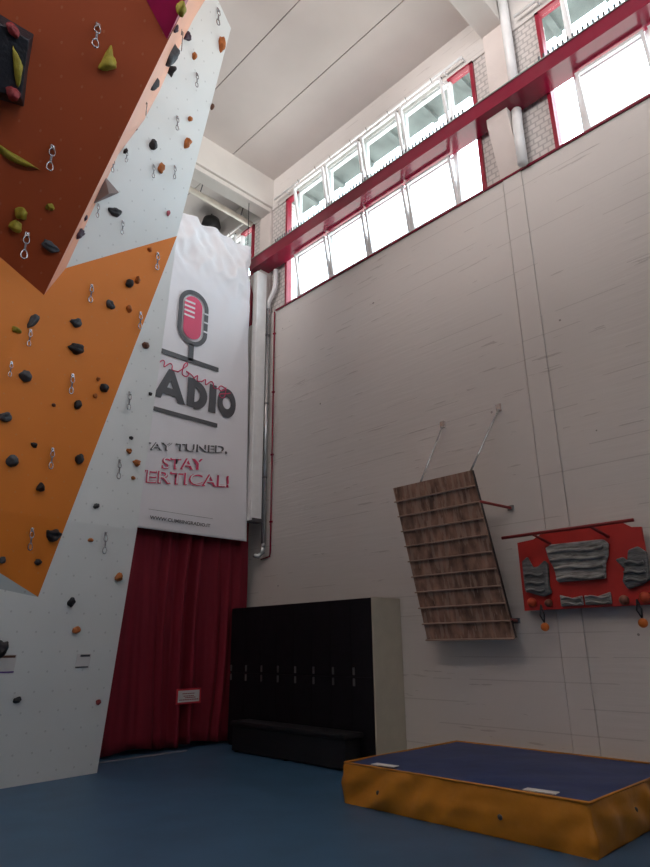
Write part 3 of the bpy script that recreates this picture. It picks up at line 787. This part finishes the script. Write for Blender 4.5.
rc = empty('red_conduit', (6.74, 8.225, 2.86)); tag(rc, 'thin red conduit running down the corner beside the drainpipe', 'conduit')
tube1('conduit', [(6.745, 8.225, 7.48), (6.745, 8.225, 2.90), (6.745, 8.24, 2.83), (6.745, 8.47, 2.80)], .014, M['red'], rc)
a = MB()
for z in (3.4, 4.6, 5.8, 7.0): a.box((6.73, 8.20, z), (6.765, 8.25, z + .03))
a.build('clip', M['red'], rc)
wp = tube1('downpipe', [(6.64, 2.94, 7.48), (6.64, 2.94, 8.1), (6.655, 2.94, 8.25), (6.67, 2.94, 8.40)], .07, M['pipe'], seg=14)
tag(wp, 'round white pipe beside the column, below the red beam', 'pipe')
wp = tube1('downpipe', [(6.69, 2.93, 8.68), (6.69, 2.93, 10.4), (6.66, 2.93, 10.62)], .07, M['pipe'], seg=14)
tag(wp, 'round white pipe beside the column, above the red beam', 'pipe')
tp = empty('cable_trunk', (5.0, 9.0, 9.7)); tag(tp, 'beige pipe crossing above the banner under the far beam', 'pipe')
tube1('pipe', [(2.5, 8.98, 9.95), (6.68, 8.98, 9.86)], .06, M['beige'], tp)
for x in (4.0, 5.4, 6.4): tube1('pipe_clip', [(x, 8.98, 9.93), (x, 8.9, 10.1)], .012, M['darksteel'], tp, 6)
lp = empty('ceiling_lamp', (6.0, 10.4, 10.2)); tag(lp, 'round black ceiling lamp in the bay behind the banner', 'lamp')
c = hit(211, 226, 2, 10.35)
lp.location = c
tube1('lamp_shade', [c + V((0, 0, -.02)), c + V((0, 0, .16)), c + V((0, 0, .22))], [.22, .18, .05], M['black'], lp, 20)
tube1('stem', [c + V((0, 0, .2)), (c.x, c.y, ZC)], .015, M['black'], lp)
c = hit(242, 218, 2, 10.3)
fl = empty('light_fixture', c); tag(fl, 'small white light fixture under the far ceiling beside the last window', 'lamp')
a = MB(); a.obox(c, (.16, 0, 0), (0, .05, 0), (0, 0, .035)); a.build('housing', M['pipe'], fl, bevel=.008)
tube1('rod', [c, (c.x, c.y, ZC)], .012, M['pipe'], fl)

# ------------------------------------------------------------------ red crane beam
rb = empty('crane_beam', (6.56, 3.0, 8.42)); tag(rb, 'long glossy red steel beam running across the windows', 'steel beam')
a = MB(); y0, y1 = -7.0, 8.62
a.box((6.40, y0, 8.42), (6.735, y1, 8.445)); a.box((6.40, y0, 8.445), (6.425, y1, 8.66)); a.box((6.40, y0, 8.635), (6.735, y1, 8.66)); a.box((6.60, y0, 8.445), (6.62, y1, 8.635))
a.box((6.40, y1 - .02, 8.445), (6.735, y1, 8.635))
a.build('girder', M['red'], rb)
a = MB(); a.box((6.405, y0, 8.66), (6.46, y1, 8.685)); a.build('rail', M['zinc'], rb)
a = MB(); y = 3.6
for (s0, s1) in ((3.62, 7.9), (-1.8, 2.48)):
    y = s0
    while y < s1:
        a.box((6.43, y, 8.68), (6.44, y + .026, 8.775)); y += .066
a.build('toothed_edge', M['darksteel'], rb)
for yy in (3.17, 8.52, 5.8, .6): box1('stiffener', (6.42, yy - .01, 8.445), (6.60, yy + .01, 8.635), M['red'], rb)

# ------------------------------------------------------------------ lockers
lx, ly0, ly1, lz = 6.20, 5.49, 8.50, 1.985
lk = empty('locker_block', (6.48, (ly0 + ly1) / 2, 0)); tag(lk, 'long block of black lockers with a cream end panel against the wall', 'lockers')
box1('carcass', (lx + .02, ly0 + .02, .03), (XW - .01, ly1, lz - .005), M['locker'], lk)
box1('end_panel', (lx, ly0, .0), (XW - .01, ly0 + .02, lz), M['cream'], lk)['label'] = 'cream end panel'
n_ = 8; pit = (ly1 - ly0 - .02) / n_
for i in range(n_):
    a0 = ly0 + .02 + i * pit
    for (z0, z1, hz) in ((.08, 1.015, .955), (1.025, lz - .01, 1.085)):
        d = box1('door', (lx, a0 + .003, z0), (lx + .02, a0 + pit - .003, z1), M['locker'], lk, bevel=.002)
        yh = a0 + pit - .045
        h_ = MB(); h_.obox((lx - .006, yh, hz), (.006, 0, 0), (0, .017, 0), (0, 0, .045)); h_.ball((lx - .012, yh, hz + .02), .010, 1)
        h_.build('handle', M['handle'], d, bevel=.004)
box1('plinth', (lx + .03, ly0 + .02, 0), (XW - .01, ly1, .08), M['locker'], lk)
bq = empty('bench', (6.0, 6.75, 0)); tag(bq, 'low black upholstered bench in front of the lockers', 'bench')
box1('seat', (5.82, 5.66, .34), (6.16, 7.92, .40), M['bench'], bq, bevel=.015)
box1('front_board', (5.85, 5.68, .02), (5.88, 7.90, .34), M['bench'], bq)
for y in (5.70, 6.78, 7.84): box1('leg', (5.88, y, 0), (6.13, y + .04, .34), M['bench'], bq)

# ------------------------------------------------------------------ crash mat
mx0, mx1, my0, my1, mh = 4.77, 6.62, 2.27, 4.64, .34
mt_ = empty('crash_mat', ((mx0 + mx1) / 2, (my0 + my1) / 2, 0)); tag(mt_, 'thick crash mat with blue top and ochre sides on the blue floor', 'mat')
def matmesh(top):
    a = MB(); nx, ny, nz = 60, 90, 10; vv = {}
    def vert(x, y, z):
        k = (round(x, 4), round(y, 4), round(z, 4))
        if k not in vv:
            X, Y, Z = mx0 + (mx1 - mx0) * x, my0 + (my1 - my0) * y, mh * z
            if z >= 1: Z += .012 * noise.noise(V((X * 1.6, Y * 1.6, 0))) - .006 * abs(math.sin(X * 3 + Y * 2 + noise.noise(V((X, Y, 2))) * 3)) ** 6
            e = math.sin(PI * z) * .02
            w = .016 * noise.noise(V((X * 2 + z * 3, Y * 2.2 + z * 2.2, z * 1.5))) + .042 * math.sin((Y + X) * 17 + z * 4.5 + 4 * noise.noise(V((X * 1.6, Y * 1.6, 0)))) * math.sin(PI * z) * max(0, noise.noise(V((X * .9, Y * 1.3, 5))) + .45)
            if x == 0: X -= e + w
            if x == 1: X += e + w
            if y == 0: Y -= e + w
            if y == 1: Y += e + w
            vv[k] = a.b.verts.new((X, Y, Z))
        return vv[k]
    if top:
        for i in range(nx):
            for j in range(ny): a.b.faces.new([vert(p / nx, q / ny, 1) for p, q in ((i, j), (i + 1, j), (i + 1, j + 1), (i, j + 1))])
    else:
        for k in range(nz):
            for i in range(nx):
                for y in (0, 1): a.b.faces.new([vert(p / nx, y, q / nz) for p, q in ((i, k), (i + 1, k), (i + 1, k + 1), (i, k + 1))])
            for j in range(ny):
                for x in (0, 1): a.b.faces.new([vert(x, p / ny, q / nz) for p, q in ((j, k), (j + 1, k), (j + 1, k + 1), (j, k + 1))])
        a.b.faces.new([vert(x, y, 0) for x, y in ((0, 0), (1, 0), (1, 1), (0, 1))])
    return a
matmesh(False).build('side_cover', M['mside'], mt_, smooth=True)
matmesh(True).build('top_cover', M['mtop'], mt_, smooth=True)
a = MB(); zz = mh + .002
a.tube([(mx0 - .003, my0 - .003, zz), (mx1, my0 - .003, zz), (mx1, my1, zz), (mx0 - .003, my1, zz)], .010, 6, closed=True); a.build('piping', M['mside'], mt_, smooth=True)
for (px, py, rot) in ((385, 765, 0), (541, 791, 0)):
    c = hit(px, py, 2, mh + .012); a = MB(); a.obox(c, (.045, .004, 0), (-.010, .125, 0), (0, 0, .003)); a.build('white_tag', M['label'], mt_)
for (px, py) in ((378, 793), (500, 817)):
    c = hit(px, py, 0, mx0 - .02); a = MB(); a.ball(c, .022, 2, (.6, 1, 1)); a.build('eyelet', M['darksteel'], mt_)
c = hit(636, 810, 1, my0 - .02); a = MB(); a.ball(c, .022, 2, (1, .6, 1)); a.build('eyelet', M['darksteel'], mt_)

# ------------------------------------------------------------------ campus board on the wall
TL, TR, BR, BL = V((6.13, 5.006, 3.318)), V((6.13, 3.83, 3.318)), V((6.50, 3.70, 1.446)), V((6.50, 4.876, 1.446))
cb = empty('campus_board', (6.5, 4.3, 1.446)); tag(cb, 'brown plywood campus board with wooden rungs leaning out from the wall', 'climbing board')
nb = (TR - TL).cross(BL - TL).normalized()
if nb.x > 0: nb = -nb                                            # towards the room
def cbp(u, v): return TL * (1 - u) * (1 - v) + TR * u * (1 - v) + BR * u * v + BL * (1 - u) * v
for i in range(10):
    v0, v1 = i / 10 + .001, (i + 1) / 10 - .001
    a = MB(); a.prism([cbp(0, v0), cbp(1, v0), cbp(1, v1), cbp(0, v1)], -nb * .022); a.build('plank', M['ply'], cb)
dn = (BL - TL).normalized(); rt = (TR - TL).normalized()
for i in range(1, 11):
    c0, c1 = cbp(-.012, i / 10 - .004), cbp(1.005, i / 10 - .004)
    a = MB(); a.obox((c0 + c1) / 2 + nb * .013, (c1 - c0) / 2, dn * .008, nb * .015); a.build('rung', M['rung'], cb, bevel=.004)
for u in (.03, .97):
    a = MB(); c0, c1 = cbp(u, 0), cbp(u, 1.0); a.obox((c0 + c1) / 2 - nb * .06, (c1 - c0) / 2, rt * .02, nb * .03); a.build('side_rail', M['black'], cb)
for (u, an) in ((.36, V((XW, 4.603, 4.232))), (.985, V((XW, 3.741, 4.236)))):
    a = MB(); a.tube([cbp(u, .0) - nb * .03, an], .012, 8); a.build('support_rod', M['zinc'], cb, smooth=True)
    a = MB(); a.obox(an - V((.01, 0, 0)), (.01, 0, 0), (0, .035, 0), (0, 0, .05)); a.build('wall_plate', M['zinc'], cb)
for (p, q) in ((V((6.225, 3.83, 2.965)), V((XW, 3.723, 2.943))), (V((6.49, 3.73, 1.655)), V((XW, 3.8, 1.646))), (V((6.25, 4.93, 2.97)), V((XW, 4.98, 2.95))), (V((6.49, 4.84, 1.655)), V((XW, 4.88, 1.646)))):
    a = MB(); a.tube([p, q], .018, 8); a.build('strut', M['rustred'], cb)
    a = MB(); a.obox(q - V((.008, 0, 0)), (.008, 0, 0), (0, .04, 0), (0, 0, .03)); a.build('wall_plate', M['zinc'], cb)

# ------------------------------------------------------------------ red training board
tb = empty('training_board', (6.68, 2.92, 1.75)); tag(tb, 'red training board with a pull-up bar fixed to the wall', 'training board')
BX = 6.64
a = MB(); a.prism([(BX, y, z) for y, z in ((3.62, 2.50), (3.62, 1.745), (2.245, 1.745), (2.245, 2.50), (2.34, 2.51), (2.42, 2.565), (3.30, 2.575), (3.42, 2.515))], (.03, 0, 0)); a.build('panel', M['board'], tb)
for y in (2.4, 2.9, 3.45): box1('batten', (BX + .03, y - .03, 1.80), (XW - .014, y + .03, 2.45), M['rustred'], tb)
tube1('pull_up_bar', [(6.45, 3.70, 2.545), (6.45, 2.24, 2.545)], .018, M['rustred'], tb)
for y in (3.32, 2.68): 
    a = MB(); a.tube([(6.45, y, 2.54), (BX, y - .10, 2.44)], .016, 8); a.build('bracket', M['rustred'], tb, smooth=True)
def hb(name, pts, depth, label, ridges, cat='hangboard', mm='hang'):
    """moulded resin board: outline (y,z), with horizontal ledges"""
    root = empty(name, (BX, sum(p[0] for p in pts) / len(pts), min(p[1] for p in pts)))
    a = MB(); a.prism([(BX - depth, y, z) for y, z in pts], (depth, 0, 0)); a.build('body', M[mm], root, bevel=depth * .35)
    for (ya, yb, z, hh, dd) in ridges:
        a = MB(); n = 10; pts_ = []
        for k in range(n + 1):
            t = k / n; pts_.append((BX - depth - dd * .3, ya + (yb - ya) * t, z + .012 * math.sin(t * PI * 2)))
        a.tube(pts_, hh / 2, 8); a.build('ledge', M[mm], root, smooth=True)
    tag(root, label, cat, 'grey hangboards screwed to the red board'); return root
hb('hangboard', [(3.27, 2.40), (3.25, 2.28), (3.20, 2.17), (3.18, 2.02), (2.66, 2.02), (2.64, 2.17), (2.60, 2.25), (2.58, 2.37), (2.63, 2.42), (3.20, 2.43)], .05, 'large grey marbled hangboard in the centre of the red board',
   [(3.22, 2.63, 2.34, .035, .05), (3.22, 2.63, 2.25, .035, .05), (3.18, 2.66, 2.16, .035, .04), (3.17, 2.67, 2.05, .035, .04)])
hb('hangboard', [(3.57, 2.28), (3.50, 2.33), (3.44, 2.20), (3.38, 2.21), (3.30, 2.27), (3.26, 2.22), (3.28, 2.00), (3.26, 1.91), (3.36, 1.88), (3.57, 1.95)], .05, 'dark grey stepped hold left of the large hangboard',
   [(3.54, 3.32, 2.12, .03, .04), (3.54, 3.32, 2.03, .03, .04), (3.54, 3.32, 1.95, .03, .04)], mm='hangd')
hb('hangboard', [(2.54, 2.20), (2.46, 2.22), (2.42, 2.18), (2.40, 2.28), (2.30, 2.31), (2.22, 2.24), (2.235, 1.98), (2.32, 1.93), (2.46, 1.90), (2.50, 1.98), (2.46, 2.10)], .05, 'dark grey stepped hold right of the large hangboard',
   [(2.44, 2.26, 2.15, .03, .04), (2.46, 2.26, 2.06, .03, .04), (2.46, 2.26, 1.98, .03, .04)], mm='hangd')
hb('hangboard', [(3.18, 1.89), (3.18, 1.77), (2.935, 1.77), (2.935, 1.87), (3.05, 1.85)], .03, 'small grey edge board, left of the pair below the large hangboard', [(3.16, 2.95, 1.845, .02, .03), (3.16, 2.95, 1.79, .02, .03)])
hb('hangboard', [(2.915, 1.87), (2.915, 1.77), (2.64, 1.77), (2.64, 1.89), (2.78, 1.85)], .03, 'small grey edge board, right of the pair below the large hangboard', [(2.9, 2.66, 1.845, .02, .03), (2.9, 2.66, 1.79, .02, .03)])
for (px, py, r, mm, lab) in ((532, 602.5, .052, 'ballr', 'red half-ball hold at the lower left corner of the red board'), (548.5, 603, .042, 'wood', 'brown ball hold beside the lower left red half-ball'),
                             (624, 600, .048, 'wood', 'brown ball hold beside the lower right red half-ball'), (645, 597.5, .055, 'ballr', 'red half-ball hold at the lower right corner of the red board')):
    c = hit(px, py, 0, BX - r * .6); a = MB(); a.ball(c, r, 3); a.obox((BX - .005, c.y, c.z), (.006, 0, 0), (0, r * .7, 0), (0, 0, r * .7))
    o = a.build('ball_hold', M[mm], smooth=True); tag(o, lab, 'ball hold', 'ball holds on the red board')
for (px, py, lab) in ((545, 627, 'orange ball hanging on a black cord under the left of the red board'), (643, 623, 'orange ball hanging on a black cord under the right of the red board')):
    c = hit(px, py, 0, BX - .03); r = empty('hanging_ball', c); tag(r, lab, 'grip ball', 'balls hanging below the red board')
    a = MB(); a.ball(c, .045, 3); a.build('ball', M['ball'], r, smooth=True)
    a = MB(); top_ = V((BX - .008, c.y + .03, 1.80)); a.tube([top_, c + V((-.01, .035, .12)), c + V((0, .0, .045))], .008, 6); a.tube([top_, c + V((-.01, -.012, .13)), c + V((0, .0, .05))], .008, 6)
    a.build('cord', M['cord'], r, smooth=True)
